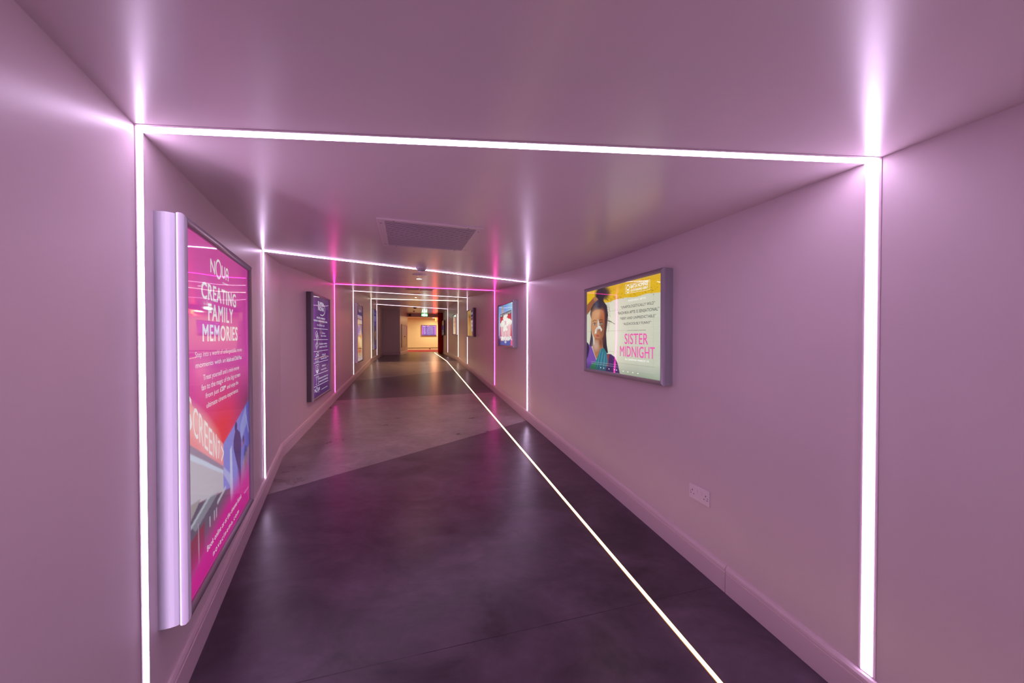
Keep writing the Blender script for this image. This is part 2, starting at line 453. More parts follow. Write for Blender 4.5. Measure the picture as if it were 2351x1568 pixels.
# lettering: outlines of the built-in font, fitted line by line
def glyphs(txt, bold=0.0, spacing=1.0):
    cu = bpy.data.curves.new('txt', 'FONT'); cu.body = txt; cu.resolution_u = 3; cu.offset = bold; cu.space_character = spacing
    ob = bpy.data.objects.new('txt', cu); me = bpy.data.meshes.new_from_object(ob)
    V = np.array([v.co[:] for v in me.vertices]).reshape(-1, 3)[:, :2]; F = [tuple(p.vertices) for p in me.polygons]
    bpy.data.objects.remove(ob); bpy.data.curves.remove(cu); bpy.data.meshes.remove(me); return V, F
CAPH = glyphs('H')[0][:, 1].max()
class Lettering:
    def __init__(s, W, H): s.W, s.H = W, H; s.v = []; s.f = []
    def line(s, txt, u0, u1, v0, v1, bold=0.0, spacing=1.0, shear=0.0):
        """capitals from v0 down to the baseline v1, stretched between u0 and u1"""
        V, F = glyphs(txt, 0, spacing)
        e = bold*.8
        x0, x1 = V[:, 0].min()-e, V[:, 0].max()+e
        for sh, sv in (((-e, -e*.5), (-e, e*.5), (0, 0), (e, e*.5), (e, -e*.5)) if e > 0 else ((0, 0),)):   # heavy weights: struck five times
            k = (V[:, 0]+sh-x0)/(x1-x0); U = u0 + k*(u1-u0); Vv = v1 - ((V[:, 1]+sv)/CAPH)*(v1-v0) + shear*(U-u0)
            s.add(U, Vv, F)
    def add(s, U, Vv, F):
        b = len(s.v); s.v += [((u-.5)*s.W, 0, (.5-v)*s.H) for u, v in zip(U, Vv)]; s.f += [tuple(b+i for i in q) for q in F]
    def rect(s, u0, u1, v0, v1): s.add([u0, u1, u1, u0], [v0, v0, v1, v1], [(0, 3, 2, 1)])
    def quad(s, pts): s.add([p[0] for p in pts], [p[1] for p in pts], [tuple(reversed(range(len(pts))))])
    def stroke(s, pts, w, closed=False):
        n = len(pts); seg = list(zip(range(n), [(i+1) % n for i in range(n)]))
        if not closed: seg = seg[:-1]
        for i, j in seg:
            (x0, y0), (x1, y1) = pts[i], pts[j]; X0, Y0, X1, Y1 = x0*s.W, y0*s.H, x1*s.W, y1*s.H
            l = math.hypot(X1-X0, Y1-Y0)
            if l < 1e-9: continue
            ex, ey = (X1-X0)/l*w/2, (Y1-Y0)/l*w/2; nx, ny = -ey, ex
            s.quad([((X0-ex*.6+nx)/s.W, (Y0-ey*.6+ny)/s.H), ((X0-ex*.6-nx)/s.W, (Y0-ey*.6-ny)/s.H), ((X1+ex*.6-nx)/s.W, (Y1+ey*.6-ny)/s.H), ((X1+ex*.6+nx)/s.W, (Y1+ey*.6+ny)/s.H)])
    def ring(s, cx, cy, rx, ry, w, a0=0, a1=360, n=36):
        s.stroke([(cx+rx*math.cos(math.radians(a0+(a1-a0)*i/n)), cy-ry*math.sin(math.radians(a0+(a1-a0)*i/n))) for i in range(n+1)], w)
    def obj(s, name, y, m, parent):
        if not s.v: return None
        return mesh_obj(name, [(x, y, z) for x, _, z in s.v], s.f, m, parent)

_em = {}
def ink(c, k=1.0):
    key = (tuple(c), round(k, 3))
    if key not in _em: _em[key] = emit('ink %d %d %d' % tuple(c), L3(*c), k * INK)
    return _em[key]
def nova_logo(t, u0, u1, v0, v1, w):
    """the cinema's wordmark: N, a tall O, U and a rounded A"""
    W = u1-u0; H = v1-v0
    def X(a): return u0 + a*W
    def Y(a): return v0 + a*H
    t.stroke([(X(0), Y(.85)), (X(0), Y(.2)), (X(.2), Y(.85)), (X(.2), Y(.2))], w)
    t.ring(X(.42), Y(.5), .145*W, .5*H, w)
    t.stroke([(X(.63), Y(.2)), (X(.63), Y(.68)), (X(.66), Y(.8)), (X(.71), Y(.83)), (X(.76), Y(.8)), (X(.79), Y(.68)), (X(.79), Y(.2))], w)
    t.stroke([(X(.87), Y(.87)), (X(.87), Y(.4)), (X(.9), Y(.24)), (X(.94), Y(.2)), (X(.98), Y(.24)), (X(1.01), Y(.4)), (X(1.01), Y(.87))], w)
    t.stroke([(X(.87), Y(.6)), (X(1.01), Y(.6))], w)

# ------------------------------------------------------------------ light boxes
PY = -0.066
def light_box(loc, phi, W, H, canvas, k, label, case=None, cls='poster light box', group=None):
    """phi: heading of the wall seen from the corridor (its left-to-right direction)"""
    root = empty('poster_light_box', loc, phi); tag(root, label, 'poster', group)
    case = case or M_case
    w, h = W/2, H/2
    prof = [(0, 0), (.008, .0006), (.020, .0016), (.032, .0020), (.044, .0016), (.054, .0006), (.0570, -.0004)]
    V, F = [], []
    for p, o_ in prof:
        x, z = w+.027+o_, h+.027+o_; V += [(-x, -p, -z), (x, -p, -z), (x, -p, z), (-x, -p, z)]
    for i in range(len(prof)-1):
        for j in range(4): a = i*4+j; b = i*4+(j+1) % 4; F.append((a, b, b+4, a+4))
    F.append((0, 3, 2, 1)); e = (len(prof)-1)*4; F.append((e, e+1, e+2, e+3))
    o = mesh_obj('casing', V, F, case, root); 
    o.data.update()
    # four snap rails with a rounded front, mitred at the corners
    rp = [(.0600, -.0035), (.0600, .0), (.0665, -.0045), (.0740, -.0030), (.0800, .0010), (.0835, .0065), (.0845, .0125), (.0830, .0185), (.0790, .0235), (.0730, .0265), (.0680, .0270), (.0600, .0270)]
    rp = [(.0590, -.0025), (.0640, -.0045), (.0740, -.0040), (.0800, .0005), (.0835, .0065), (.0845, .0125), (.0830, .0185), (.0790, .0235), (.0730, .0265), (.0680, .0270), (.0590, .0270)]
    X0, Z0 = w+.027, h+.027
    for c in range(4):
        a = [(-1, -1), (1, -1), (1, 1), (-1, 1)][c]; b = [(1, -1), (1, 1), (-1, 1), (-1, -1)][c]
        V, F = [], []; n = len(rp); g = .0006
        for q, sg in ((a, 1), (b, -1)):
            for p, i_ in rp:
                x, z = q[0]*(X0-i_), q[1]*(Z0-i_)
                if a[1] == b[1]: x -= q[0]*g
                else: z -= q[1]*g
                V.append((x, -p, z))
        for i in range(n-1): F.append((i, i+1, n+i+1, n+i))
        F.append(tuple(range(n))); F.append(tuple(range(2*n-1, n-1, -1)))
        r = mesh_obj('frame_rail', V, F, M_rail if case is not M_caseD else M_case, root)
        for i, pl in enumerate(r.data.polygons): pl.use_smooth = i < n-1
    canvas.mesh('poster_print', W, H, PY, print_mat('backlit print', k), root)
    mesh_obj('acrylic_sheet', [(-w, PY-.004, -h), (w, PY-.004, -h), (w, PY-.004, h), (-w, PY-.004, h)], [(0, 1, 2, 3)], M_acr, root)
    return root
def letters(root, t, col, k=1.0, y=PY-.0010, name='lettering'):
    o = t.obj(name, y, ink(col, k), root); o['kind'] = 'stuff'; return o

PHL1 = math.atan2(math.cos(math.radians(26.6)), -math.sin(math.radians(26.6)))
PHL = math.atan2(math.cos(math.radians(16.48)), -math.sin(math.radians(16.48)))
PHR = PHL - math.pi

# --- 1: big pink poster
c = Canvas(170, 250, (216, 72, 172))
c.mix(np.clip((c.V-.02)/.3, 0, 1)*.25, (228, 88, 190))
c.mix(np.clip(1-c.V/.12, 0, 1)*.5, (190, 58, 145))
c.mix(np.clip((c.V-.38)/.2, 0, 1)*np.exp(-((c.U-.45)/.45)**2)*1.0, (235, 58, 76))
c.mix(np.clip((c.V-.40)/.15, 0, 1)*np.clip((c.U-.6)/.4, 0, 1)*.85, (110, 60, 90))
# red sign box, running back to the vanishing point
c.poly([(0, .44), (.473, .657), (.473, .735), (0, .566)], (244, 150, 160))
c.ell(.15, .54, .2, .03, (250, 205, 205), .7, .8, .5); c.ell(.35, .65, .14, .02, (250, 200, 205), .6, .8, .4)
c.poly([(0, .560), (.473, .733), (.473, .750), (0, .588)], (160, 140, 165))
c.poly([(0, .585), (.473, .747), (.473, .762), (0, .605)], (205, 210, 232))
c.poly([(0, .603), (.473, .760), (.60, .793), (.585, .838), (0, .737)], (196, 186, 200))
c.poly([(.473, .657), (1, .564), (1, .90), (.47, .90)], (140, 138, 222))
c.mix(c.inside([(.473, .657), (1, .564), (1, .90), (.47, .90)])*np.clip((c.U-.75)/.25, 0, 1)*.8, (60, 60, 175))
c.poly([(.93, .575), (.80, .64), (.80, .71), (.95, .66)], (175, 185, 240), .5)
c.poly([(.473, .735), (.595, .79), (.60, .84), (.473, .762)], (178, 178, 230))
c.poly([(.585, .70), (.62, .69), (.64, .90), (.585, .90)], (205, 205, 238), .9)
# people as dark figures
fig = (84, 62, 124)
c.ell(.705, .634, .026, .018, fig); c.poly([(.685, .65), (.73, .648), (.79, .67), (.815, .705), (.81, .75), (.80, .80), (.805, .86), (.775, .885), (.75, .80), (.745, .86), (.735, .80), (.69, .75), (.655, .71), (.655, .68)], fig)
c.ell(.866, .714, .022, .016, (92, 70, 120)); c.poly([(.90, .745), (.94, .75), (.96, .79), (.955, .83), (.95, .85), (.905, .85), (.885, .81), (.875, .77)], (80, 78, 150))
c.line((.82, .735), (.86, .72), .006, (210, 90, 100)); c.line((.93, .62), (.99, .70), .008, (190, 200, 245), .7)
for i in range(5): c.line((.80+.04*i, .88), (.86+.035*i, .80-.01*i), .009, (205, 150, 90), .8)
# lower left: stair rails, panels
low = [(0, .737), (.585, .838), (.60, .99), (0, .99)]
c.poly(low, (104, 90, 112)); c.poly([(0, .737), (.16, .755), (.0, .80)], (165, 155, 160))
c.poly([(.05, .80), (.22, .775), (.40, .80), (.10, .83)], (150, 150, 165), .7)
c.line((0, .81), (.30, .775), .010, (190, 195, 205), .8); c.line((.38, .83), (.50, .815), .012, (205, 200, 215), .8)
for u in (.27, .33, .36): c.line((u, .845), (u, .87), .008, (205, 205, 220), .8)
c.poly([(0, .845), (.2, .835), (.2, .92), (0, .93)], (150, 50, 80), .8)
c.line((.13, .82), (.135, .93), .006, (190, 170, 190), .8)
pk = np.clip((c.V-(.80+.10*np.clip(.5-c.U, 0, 1)))/.10, 0, 1)
pk = pk*np.clip(.25+c.U*1.5+(c.V-.9)*10, 0, 1)
c.mix(pk, (212, 38, 150)); c.mix(np.clip((c.V-.93)/.07, 0, 1)*.5, (190, 35, 135))
p1 = light_box((-1.424, 1.588, 1.158), PHL1, .932, 1.366, c, 1.0, 'large pink backlit poster reading CREATING FAMILY MEMORIES, nearest on left wall')
t = Lettering(.932, 1.366)
nova_logo(t, .31, .575, .036, .094, .0105)
t.line('cinema', .481, .575, .0985, .1055, .01)
t.line('CREATING', .187, .723, .127, .175, .032, 1.12); t.line('FAMILY', .27, .664, .187, .238, .032, 1.15); t.line('MEMORIES', .197, .75, .252, .302, .032, 1.12)
t.line('Step into a world of unforgettable movie', .111, .841, .332, .347)
t.line('moments with an', .116, .52, .362, .377); t.line('Adult and Child Pass.', .535, .841, .363, .378, .022)
t.line('Treat yourself and a mini-movie', .20, .778, .401, .417)
t.line('fan to the magic of the big screen', .178, .80, .429, .446)
t.line('from just', .228, .408, .458, .473); t.line('£20*', .427, .52, .458, .473, .03); t.line('and enjoy the', .54, .757, .459, .474)
t.line('ultimate cinema experience.', .237, .757, .488, .504)
t.line('Book online or at the cinema kiosk', .227, .804, .918, .936, .006); t.line('novacinema.com', .302, .743, .961, .978, .008, 1.25)
t.line('*T&Cs apply', .86, .97, .935, .94)
letters(p1, t, (240, 238, 246), 1.0)
t = Lettering(.932, 1.366)   # lettering of the sign in the picture, shrinking with distance
for ch, a, b, v0a, v1a, v0b, v1b in (('S', -.02, .073, .422, .527, .455, .548), ('C', .082, .135, .475, .558, .497, .583), ('R', .148, .195, .505, .590, .525, .612),
        ('E', .208, .250, .535, .618, .553, .637), ('E', .262, .305, .565, .645, .58, .662), ('N', .318, .368, .590, .668, .605, .686), ('7', .385, .415, .628, .687, .636, .699), ('>', .435, .475, .652, .712, .66, .715)):
    V, F = glyphs(ch, 0)
    x0, x1 = V[:, 0].min(), V[:, 0].max(); y0, y1 = V[:, 1].min(), V[:, 1].max()
    kx = (V[:, 0]-x0)/(x1-x0); ky = (V[:, 1]-y0)/(y1-y0)
    U = np.clip(a+(b-a)*kx, .001, 1); Vv = (v1a+(v1b-v1a)*kx)*(1-ky) + (v0a+(v0b-v0a)*kx)*ky
    t.add(U, Vv, F)
letters(p1, t, (252, 238, 242), 1.0, name='sign_lettering')

# --- 2: membership poster
def super_canvas(w=90, h=130):
    c = Canvas(w, h, (104, 58, 126))
    c.mix(np.exp(-((c.U-.02)/.12)**2), (150, 70, 185)); c.mix(np.exp(-((c.U-1)/.08)**2)*.6, (120, 60, 150))
    c.mix(np.clip(.16-c.V, 0, .16)/.16*.5, (100, 72, 110)); c.mix(np.clip((c.V-.8)/.2, 0, 1)*.7, (58, 32, 84))
    return c
p2 = light_box((-2.800, 4.883, 1.322), PHL, .937, 1.376, super_canvas(), .95, 'dark purple membership poster with white icon rows, on left wall after the bend', M_caseD)
t = Lettering(.937, 1.376)
t.line('SUPER', .30, .64, .046, .082, .03); t.line('NOVA', .31, .66, .094, .135, .03)
t.ring(.53, .115, .20, .066, .012, -115, 62, 24)
t.line('BECOME A MEMBER OF', .23, .74, .204, .221, .03); t.line("WOKING'S AWARD-WINNING CINEMA", .062, .887, .236, .252, .03); t.line('For £99 per year', .262, .701, .276, .294, .012)
for v in (.322, .433, .549, .661, .779, .893): t.rect(.062, .915, v-.0022, v+.0022)
t.line('5 free', .53, .72, .356, .374, .012); t.line('film tickets', .467, .80, .386, .402, .012)
t.line('Exclusive member', .374, .86, .466, .485, .012); t.line('tickets from £7.50', .374, .86, .499, .517, .012)
t.line('20% off', .53, .75, .584, .602, .012); t.line('food & drink', .455, .83, .622, .64, .012)
t.line('10% off', .53, .74, .701, .719, .012); t.line('screen hire', .467, .80, .736, .753, .012)
t.line('Exclusive member only', .329, .905, .818, .836, .012); t.line('events and screenings', .329, .90, .85, .868, .012)
nova_logo(t, .103, .37, .908, .952, .009); t.line('cinema', .27, .36, .956, .963); t.line('novacinema.com', .479, .86, .944, .956, .008)
lw = .007
for k_ in range(3):    # tickets
    a = .345 + .022*k_
    t.stroke([(.15+.03*k_, a+.03), (.22+.03*k_, a), (.28+.02*k_, a+.025), (.21+.02*k_, a+.06)], lw, True)
t.stroke([(.15, .487), (.25, .45), (.31, .49), (.21, .53)], lw, True); t.stroke([(.19, .487), (.25, .465), (.27, .49), (.21, .51)], lw, True)
t.stroke([(.15, .60), (.16, .65), (.22, .65), (.24, .60)], lw, True); t.stroke([(.20, .60), (.20, .575), (.25, .57)], lw)
t.stroke([(.235, .585), (.25, .65), (.32, .65), (.335, .585)], lw, True); t.ring(.285, .575, .045, .018, lw)
t.stroke([(.16, .685), (.33, .68), (.33, .735), (.16, .735)], lw, True); t.stroke([(.22, .70), (.27, .70), (.22, .72), (.27, .72)], lw)
t.rect(.17, .32, .742, .752); t.rect(.20, .29, .755, .768)
t.stroke([(.17, .80), (.20, .835), (.23, .80)], lw, True); t.stroke([(.20, .835), (.19, .875)], lw); t.stroke([(.165, .877), (.215, .875)], lw)
t.stroke([(.26, .80), (.29, .835), (.32, .80)], lw, True); t.stroke([(.29, .835), (.30, .875)], lw); t.stroke([(.275, .877), (.325, .875)], lw)
letters(p2, t, (238, 228, 250), 1.0)

# --- 3: orange and blue poster with a heading
c = Canvas(90, 130, (90, 74, 120))
c.mix(np.clip((c.U-.55)/.45, 0, 1), (105, 105, 170)); c.mix(np.exp(-((c.V-.17)/.03)**2), (84, 66, 140)); c.mix(np.exp(-((c.V-.02)/.12)**2)*.7, (105, 72, 95))
c.mix(np.exp(-((c.V-.34)/.07)**2)*np.clip(1.1-c.U, 0, 1), (218, 165, 110)); c.mix(np.clip((c.V-.38)/.1, 0, 1)*np.exp(-((c.U-.1)/.3)**2), (155, 80, 180))
c.mix(np.clip((c.V-.48)/.08, 0, 1), (225, 190, 150)); c.ell(.55, .60, .16, .16, (245, 225, 190), .9, .5); c.ell(.25, .75, .2, .09, (190, 140, 75), .8, .4)
c.ell(.75, .55, .2, .05, (215, 110, 60), .8, .5); c.ell(.55, .79, .3, .035, (110, 60, 50), .8, .3); c.ell(.5, .83, .12, .035, (200, 70, 60), .8, .4)
c.line((.3, .83), (.45, .90), .02, (120, 70, 60), .8); c.line((.8, .82), (.7, .92), .02, (120, 70, 60), .8); c.mix(np.clip((c.V-.9)/.06, 0, 1), (226, 205, 205))
p3 = light_box((-3.891, 8.568, 1.553), PHL, .93, 1.376, c, .95, 'cream and purple backlit poster beside the left upright of the fourth frame')
t = Lettering(.93, 1.376); nova_logo(t, .36, .64, .07, .115, .011)
t.line('MORE THAN', .10, .88, .175, .235, .03); t.line('JUST MOVIES', .08, .90, .26, .32, .03)
for i, s_ in enumerate(('Join us for great films,', 'good food, live music,', 'comedy and much more', 'all under one roof in the', 'heart of the town centre')): t.line(s_, .12, .85, .36+.035*i, .375+.035*i)
letters(p3, t, (236, 228, 240)); 
t = Lettering(.93, 1.376); t.line('novacinema.com', .25, .8, .94, .955); letters(p3, t, (150, 100, 130), 1.0, name='web_address')

# --- 4: dark blue poster
c = Canvas(60, 90, (72, 62, 150)); c.mix(np.clip((c.V-.38)/.1, 0, 1), (92, 72, 84)); c.mix(np.clip((c.V-.85)/.1, 0, 1), (84, 70, 150))
c.ell(.6, .64, .3, .07, (176, 130, 75), .9, .5); c.ell(.75, .57, .12, .03, (225, 190, 130), .9, .5); c.ell(.8, .74, .12, .03, (225, 200, 150), .9, .5); c.mix(np.exp(-((c.U-1)/.1)**2)*.7, (70, 50, 150))
p4 = light_box((-4.965, 12.198, 1.736), PHL, .93, 1.376, c, .95, 'dark blue and brown backlit poster furthest along the left wall')
t = Lettering(.93, 1.376); nova_logo(t, .35, .65, .06, .11, .012)
t.line('BOOK', .15, .85, .16, .225, .03); t.line('YOUR', .15, .85, .235, .29, .02)
t.line('private event', .15, .85, .33, .35); t.line('with us today', .15, .8, .37, .39); t.line('novacinema', .2, .85, .90, .92, .01); t.line('.com', .2, .6, .94, .955, .01)
letters(p4, t, (196, 184, 236))

# --- 5: landscape film poster with a portrait, on the right wall
c = Canvas(300, 214, (222, 220, 200))
c.mix(np.clip(c.V-.55, 0, 1)*1.5*np.clip(c.U-.1, 0, 1), (188, 200, 176)); c.mix(np.clip((c.V-.86)/.14, 0, 1)*.6, (120, 140, 118)); c.mix(np.exp(-((c.U-.42)/.14)**2)*np.exp(-((c.V-.55)/.4)**2)*.8, (250, 248, 226))
c.mix(np.clip((c.U-.8)/.2, 0, 1)*.25, (186, 204, 180))
for v in (.17+.12, .52, .76, .88): c.line((0, v), (1, v+.004), .0012, (165, 165, 150), .6)
for u in (.13, .33, .55, .75, .92): c.line((u, .16), (u, 1), .001, (178, 176, 158), .4)
c.poly([(0, 0), (1, 0), (1, .178), (.85, .165), (.72, .18), (.6, .165), (.45, .168), (.38, .185), (0, .17)], (236, 190, 26))
c.poly([(.3, 0), (1, 0), (1, .05), (.3, .07)], (226, 172, 30), .5)
rn = np.random.RandomState(3)
for i in range(70):
    u = rn.uniform(.36, 1); v = .15+rn.normal(0, .02) if rn.rand() < .7 else rn.uniform(.02, .17); c.line((u, v), (u+rn.uniform(.002, .012), v-rn.uniform(0, .008)), .0022, (120, 84, 20), .8)
hair = (44, 40, 52)
# raised arm, hair bundle, head
c.ell(.25, .06, .10, .085, hair, 1, .25); c.ell(.33, .07, .06, .06, (60, 52, 56), .8, .4); c.ell(.22, .13, .07, .10, hair, 1, .2)
for i in range(60):
    a = rn.uniform(-2.6, .9); r = rn.uniform(.07, .14); u0, v0 = .27, .09
    c.line((u0+.05*math.cos(a), v0+.06*math.sin(a)), (u0+r*math.cos(a), v0+r*1.1*math.sin(a)), .0016, (70, 58, 60), .8)
c.poly([(0, .17), (.06, .13), (.13, .085), (.19, .11), (.22, .15), (.16, .165), (.10, .20), (.05, .26), (0, .30)], (158, 96, 62))
c.poly([(.10, .09), (.17, .095), (.20, .125), (.14, .14)], (186, 126, 84))
c.poly([(.07, .23), (.12, .17), (.20, .13), (.28, .15), (.34, .22), (.36, .33), (.345, .44), (.33, .55), (.34, .68), (.36, .78), (.26, .80), (.24, .6), (.30, .38), (.22, .26), (.12, .28), (.08, .36), (.06, .30)], hair)
c.poly([(.08, .36), (.085, .5), (.11, .6), (.12, .70), (.07, .72), (.045, .70), (.07, .58)], (70, 62, 80))
c.ell(.17, .20, .035, .06, (96, 104, 130), .5, .8)
for i in range(22):
    a = rn.uniform(.18, .46); u, v = .335, a; ang = rn.uniform(-.8, .9)
    for k_ in range(7):
        u2, v2 = u+.012*math.cos(ang), v+.016*math.sin(ang); c.line((u, v), (u2, v2), .0014, (96, 80, 76), .6); u, v = u2, v2; ang += rn.uniform(.1, .5)
for i in range(14):
    u = rn.uniform(.10, .32); c.line((u, .16), (.5*u+.09, .27), .002, (92, 100, 124), .45)
c.line((.35, .40), (.41, .415), .004, (60, 48, 50)); c.line((.40, .415), (.46, .444), .0025, (80, 66, 62))
# face
c.poly([(.085, .33), (.10, .275), (.15, .252), (.22, .25), (.28, .27), (.30, .33), (.305, .42), (.30, .50), (.285, .58), (.25, .635), (.205, .655), (.165, .635), (.12, .58), (.09, .50), (.08, .42)], (192, 130, 88))
c.ell(.14, .40, .06, .13, (226, 172, 124), .7, .7); c.ell(.19, .30, .07, .045, (232, 178, 132), .7, .7); c.ell(.27, .46, .045, .16, (128, 74, 50), .75, .6); c.ell(.27, .33, .03, .06, (205, 110, 66), .6, .8)
c.poly([(.14, .60), (.27, .62), (.285, .72), (.25, .80), (.16, .80), (.10, .715), (.14, .68)], (176, 116, 78)); c.ell(.16, .70, .05, .06, (222, 196, 180), .6, .6); c.ell(.25, .66, .03, .05, (110, 66, 48), .7, .6)
for u, sgn in ((.142, 1), (.245, 1)):
    c.ell(u, .425, .034, .026, (140, 88, 62), .5, .5); c.ell(u, .430, .021, .0145, (226, 212, 204)); c.ell(u+.002, .430, .0105, .0140, (40, 28, 26)); c.ell(u+.005, .425, .003, .003, (230, 230, 230)); c.line((u-.024, .424), (u, .414), .0028, (40, 28, 26)); c.line((u, .414), (u+.022, .424), .0028, (40, 28, 26)); c.line((u-.032, .392), (u-.002, .378), .0045, (56, 38, 34), .8); c.line((u-.002, .378), (u+.030, .386), .0035, (56, 38, 34), .8)
c.ell(.203, .43, .012, .050, (228, 228, 220), .95, .3); c.poly([(.18, .47), (.15, .50), (.14, .55), (.165, .55), (.195, .50), (.235, .49), (.25, .53), (.268, .50), (.23, .45)], (232, 232, 226)); c.ell(.20, .51, .028, .025, (176, 112, 78), .7, .5)
c.ell(.192, .572, .026, .013, (190, 88, 84)); c.ell(.192, .590, .022, .010, (205, 120, 108)); c.line((.168, .580), (.217, .581), .002, (92, 40, 38)); c.ell(.19, .615, .03, .008, (120, 74, 52), .4, .8)
# sari and shoulders
c.poly([(0, .655), (.05, .70), (.09, .72), (.15, .84), (.18, .90), (.10, 1), (0, 1)], (124, 84, 176)); c.poly([(0, .655), (.03, .68), (.05, .74), (.02, .85), (0, .88)], (54, 34, 76))
c.poly([(.33, .79), (.40, .79), (.46, .82), (.505, .90), (.53, 1), (.25, 1), (.28, .85)], (66, 46, 104)); c.poly([(.34, .79), (.38, .80), (.36, .95), (.33, .93)], (150, 66, 60))
c.poly([(.10, .715), (.16, .80), (.25, .78), (.27, .74), (.17, .87)], (184, 122, 82))
c.poly([(.045, 1), (.10, .93), (.16, .90), (.24, .74), (.29, .72), (.34, .78), (.36, .88), (.32, 1)], (38, 128, 140)); c.poly([(.045, 1), (.10, .935), (.16, .91), (.17, 1)], (44, 150, 96))
for i in range(9): c.line((.18+.018*i, .99), (.245+.012*i, .75+.008*i), .0045, ((88, 190, 196), (22, 84, 110), (120, 110, 190))[i % 3], .7)
c.mix(np.clip((c.V-.90)/.08, 0, 1)*np.clip((.5-c.U)*6, 0, 1)*.55, (40, 40, 64))
for v in (.905, .917, .929, .941): c.line((.08, v), (.93, v+.002), .0013, (210, 208, 212), .45)
p5 = light_box((.8985, 2.716, 1.512), PHR, .985, .703, c, .90, 'landscape film poster reading SISTER MIDNIGHT, woman with taped nose, nearest on right wall')
t = Lettering(.985, .703)
t.line('“UNAPOLOGETICALLY WILD”', .54, .936, .252, .280, .004); t.line('“RADHIKA APTE IS SENSATIONAL”', .498, .978, .312, .343, .004)
t.line('“FIERY AND UNPREDICTABLE”', .53, .946, .376, .403, .004); t.line('“AUDACIOUSLY FUNNY”', .573, .899, .437, .463, .004)
t.line('A FILM BY KARAN KANDHARI', .624, .842, .519, .528)
letters(p5, t, (58, 66, 62), 1.0)
t = Lettering(.985, .703); t.line('SISTER', .593, .867, .558, .666, .016, 1.02); t.line('MIDNIGHT', .533, .937, .692, .802, .016, 1.02)
letters(p5, t, (240, 100, 180), 1.0, name='title_lettering')
t = Lettering(.985, .703)
t.stroke([(.601, .032), (.883, .036), (.883, .13), (.601, .125)], .0022, True)
t.line('BAFTA NOMINEE', .665, .867, .042, .080, .03); t.line('OUTSTANDING DEBUT', .665, .867, .090, .115, .03)
t.ring(.634, .065, .017, .024, .006); t.ring(.634, .10, .014, .016, .006)
t.line('RADHIKA APTE', .639, .84, .195, .215, .02, 1.15); t.line('IN CINEMAS MARCH 14', .601, .875, .823, .841, .03)
for u in (.24, .29, .37, .45, .48, .57, .63, .69, .75): t.rect(u, u+.014, .962, .970)
letters(p5, t, (250, 250, 244), 1.05, name='white_lettering')

# --- 6: popcorn poster
c = Canvas(120, 90, (120, 160, 226))
c.mix(np.clip((c.V-.05)/.5, 0, 1), (186, 190, 226)); c.mix(np.clip((c.U-.5)*2, 0, 1)*np.clip(1-c.V, 0, 1), (172, 220, 240)); c.mix(np.clip((c.V-.5)/.3, 0, 1)*.8, (176, 130, 200)); c.mix(np.clip((c.V-.75)/.25, 0, 1)*np.clip(.3-c.U, 0, .3)/.3, (60, 40, 50))
c.ell(.30, .14, .07, .10, (230, 170, 90), .7, .8); c.ell(.30, .05, .05, .05, (130, 150, 80), .8, .6); c.mix(np.clip((c.V-.83)/.04, 0, 1), (92, 96, 170)); c.mix(np.clip((c.V-.83)/.04, 0, 1)*np.clip((c.U-.82)/.04, 0, 1), (240, 100, 140)); c.ell(.0, .95, .12, .12, (60, 36, 46), .9, .6)
c.rect = None
c.poly([(.113, .22), (.885, .17), (.92, .85), (.14, .91)], (206, 66, 80))
c.poly([(.113, .22), (.885, .17), (.887, .25), (.115, .30)], (74, 44, 56))
def bucket(u, v0, v1, w):
    c.poly([(u-w*.62, v0+.12), (u+w*.62, v0+.10), (u+w*.38, v1), (u-w*.38, v1)], (246, 232, 236))
    for s_ in (-.42, 0, .42): c.poly([(u+w*(s_-.10), v0+.12), (u+w*(s_+.10), v0+.12), (u+w*(s_*.62+.07), v1), (u+w*(s_*.62-.07), v1)], (234, 150, 162))
    for i in range(16): c.ell(u+random.uniform(-.55, .55)*w, v0+random.uniform(.02, .13), w*.28, .032, random.choice([(252, 250, 240), (244, 236, 222), (255, 253, 246)]), 1, .2)
    c.ell(u, v0+.05, w*.4, .05, (252, 250, 242), 1, .2)
bucket(.50, .25, .75, .24); bucket(.30, .38, .84, .23); bucket(.72, .37, .85, .24); bucket(.50, .50, .88, .20)
for i in range(60):
    u = random.uniform(.15, .90); c.ell(u, random.uniform(.80, .87)+.02*(.5-u), .03, .025, random.choice([(246, 240, 236), (225, 220, 224), (252, 250, 248)]), 1, .25)
p6 = light_box((-.050, 5.920, 1.662), PHR, .944, .70, c, 1.15, 'backlit poster of red and white popcorn tubs, right wall by the pink frame')
t = Lettering(.944, .70); t.line('SWEET, SALTED OR MIXED?', .13, .875, .235, .285, .02, shear=-.062); nova_logo(t, .44, .56, .89, .95, .01)
letters(p6, t, (246, 242, 246))

# --- 7..9: small ones further on
c = Canvas(70, 50, (206, 156, 84)); c.ell(.42, .28, .14, .22, (184, 96, 40), .9, .5); c.ell(.45, .1, .1, .1, (226, 190, 120), .8, .6); c.poly([(.62, 0), (1, 0), (1, .40), (.62, .42)], (44, 62, 110)); c.poly([(.62, .42), (1, .40), (1, .85), (.72, .85)], (196, 202, 216)); c.poly([(.78, .84), (1, .84), (1, 1), (.78, 1)], (120, 100, 120)); c.mix(np.exp(-((c.U-.05)/.05)**2), (240, 220, 170))
p7 = light_box((-1.085, 9.418, 1.843), PHR, .944, .70, c, .85, 'backlit poster in amber and navy with dark casing, right wall beyond the pink frame', M_caseD)
t = Lettering(.944, .70); t.line('EVENTS', .66, .96, .10, .2, .02); t.line('live at the', .66, .96, .26, .31); letters(p7, t, (210, 215, 235))
t = Lettering(.944, .70); t.line('EVERY', .7, .97, .5, .57, .02); t.line('FRIDAY', .72, .97, .66, .73, .02); letters(p7, t, (70, 80, 110), name='small_lettering')
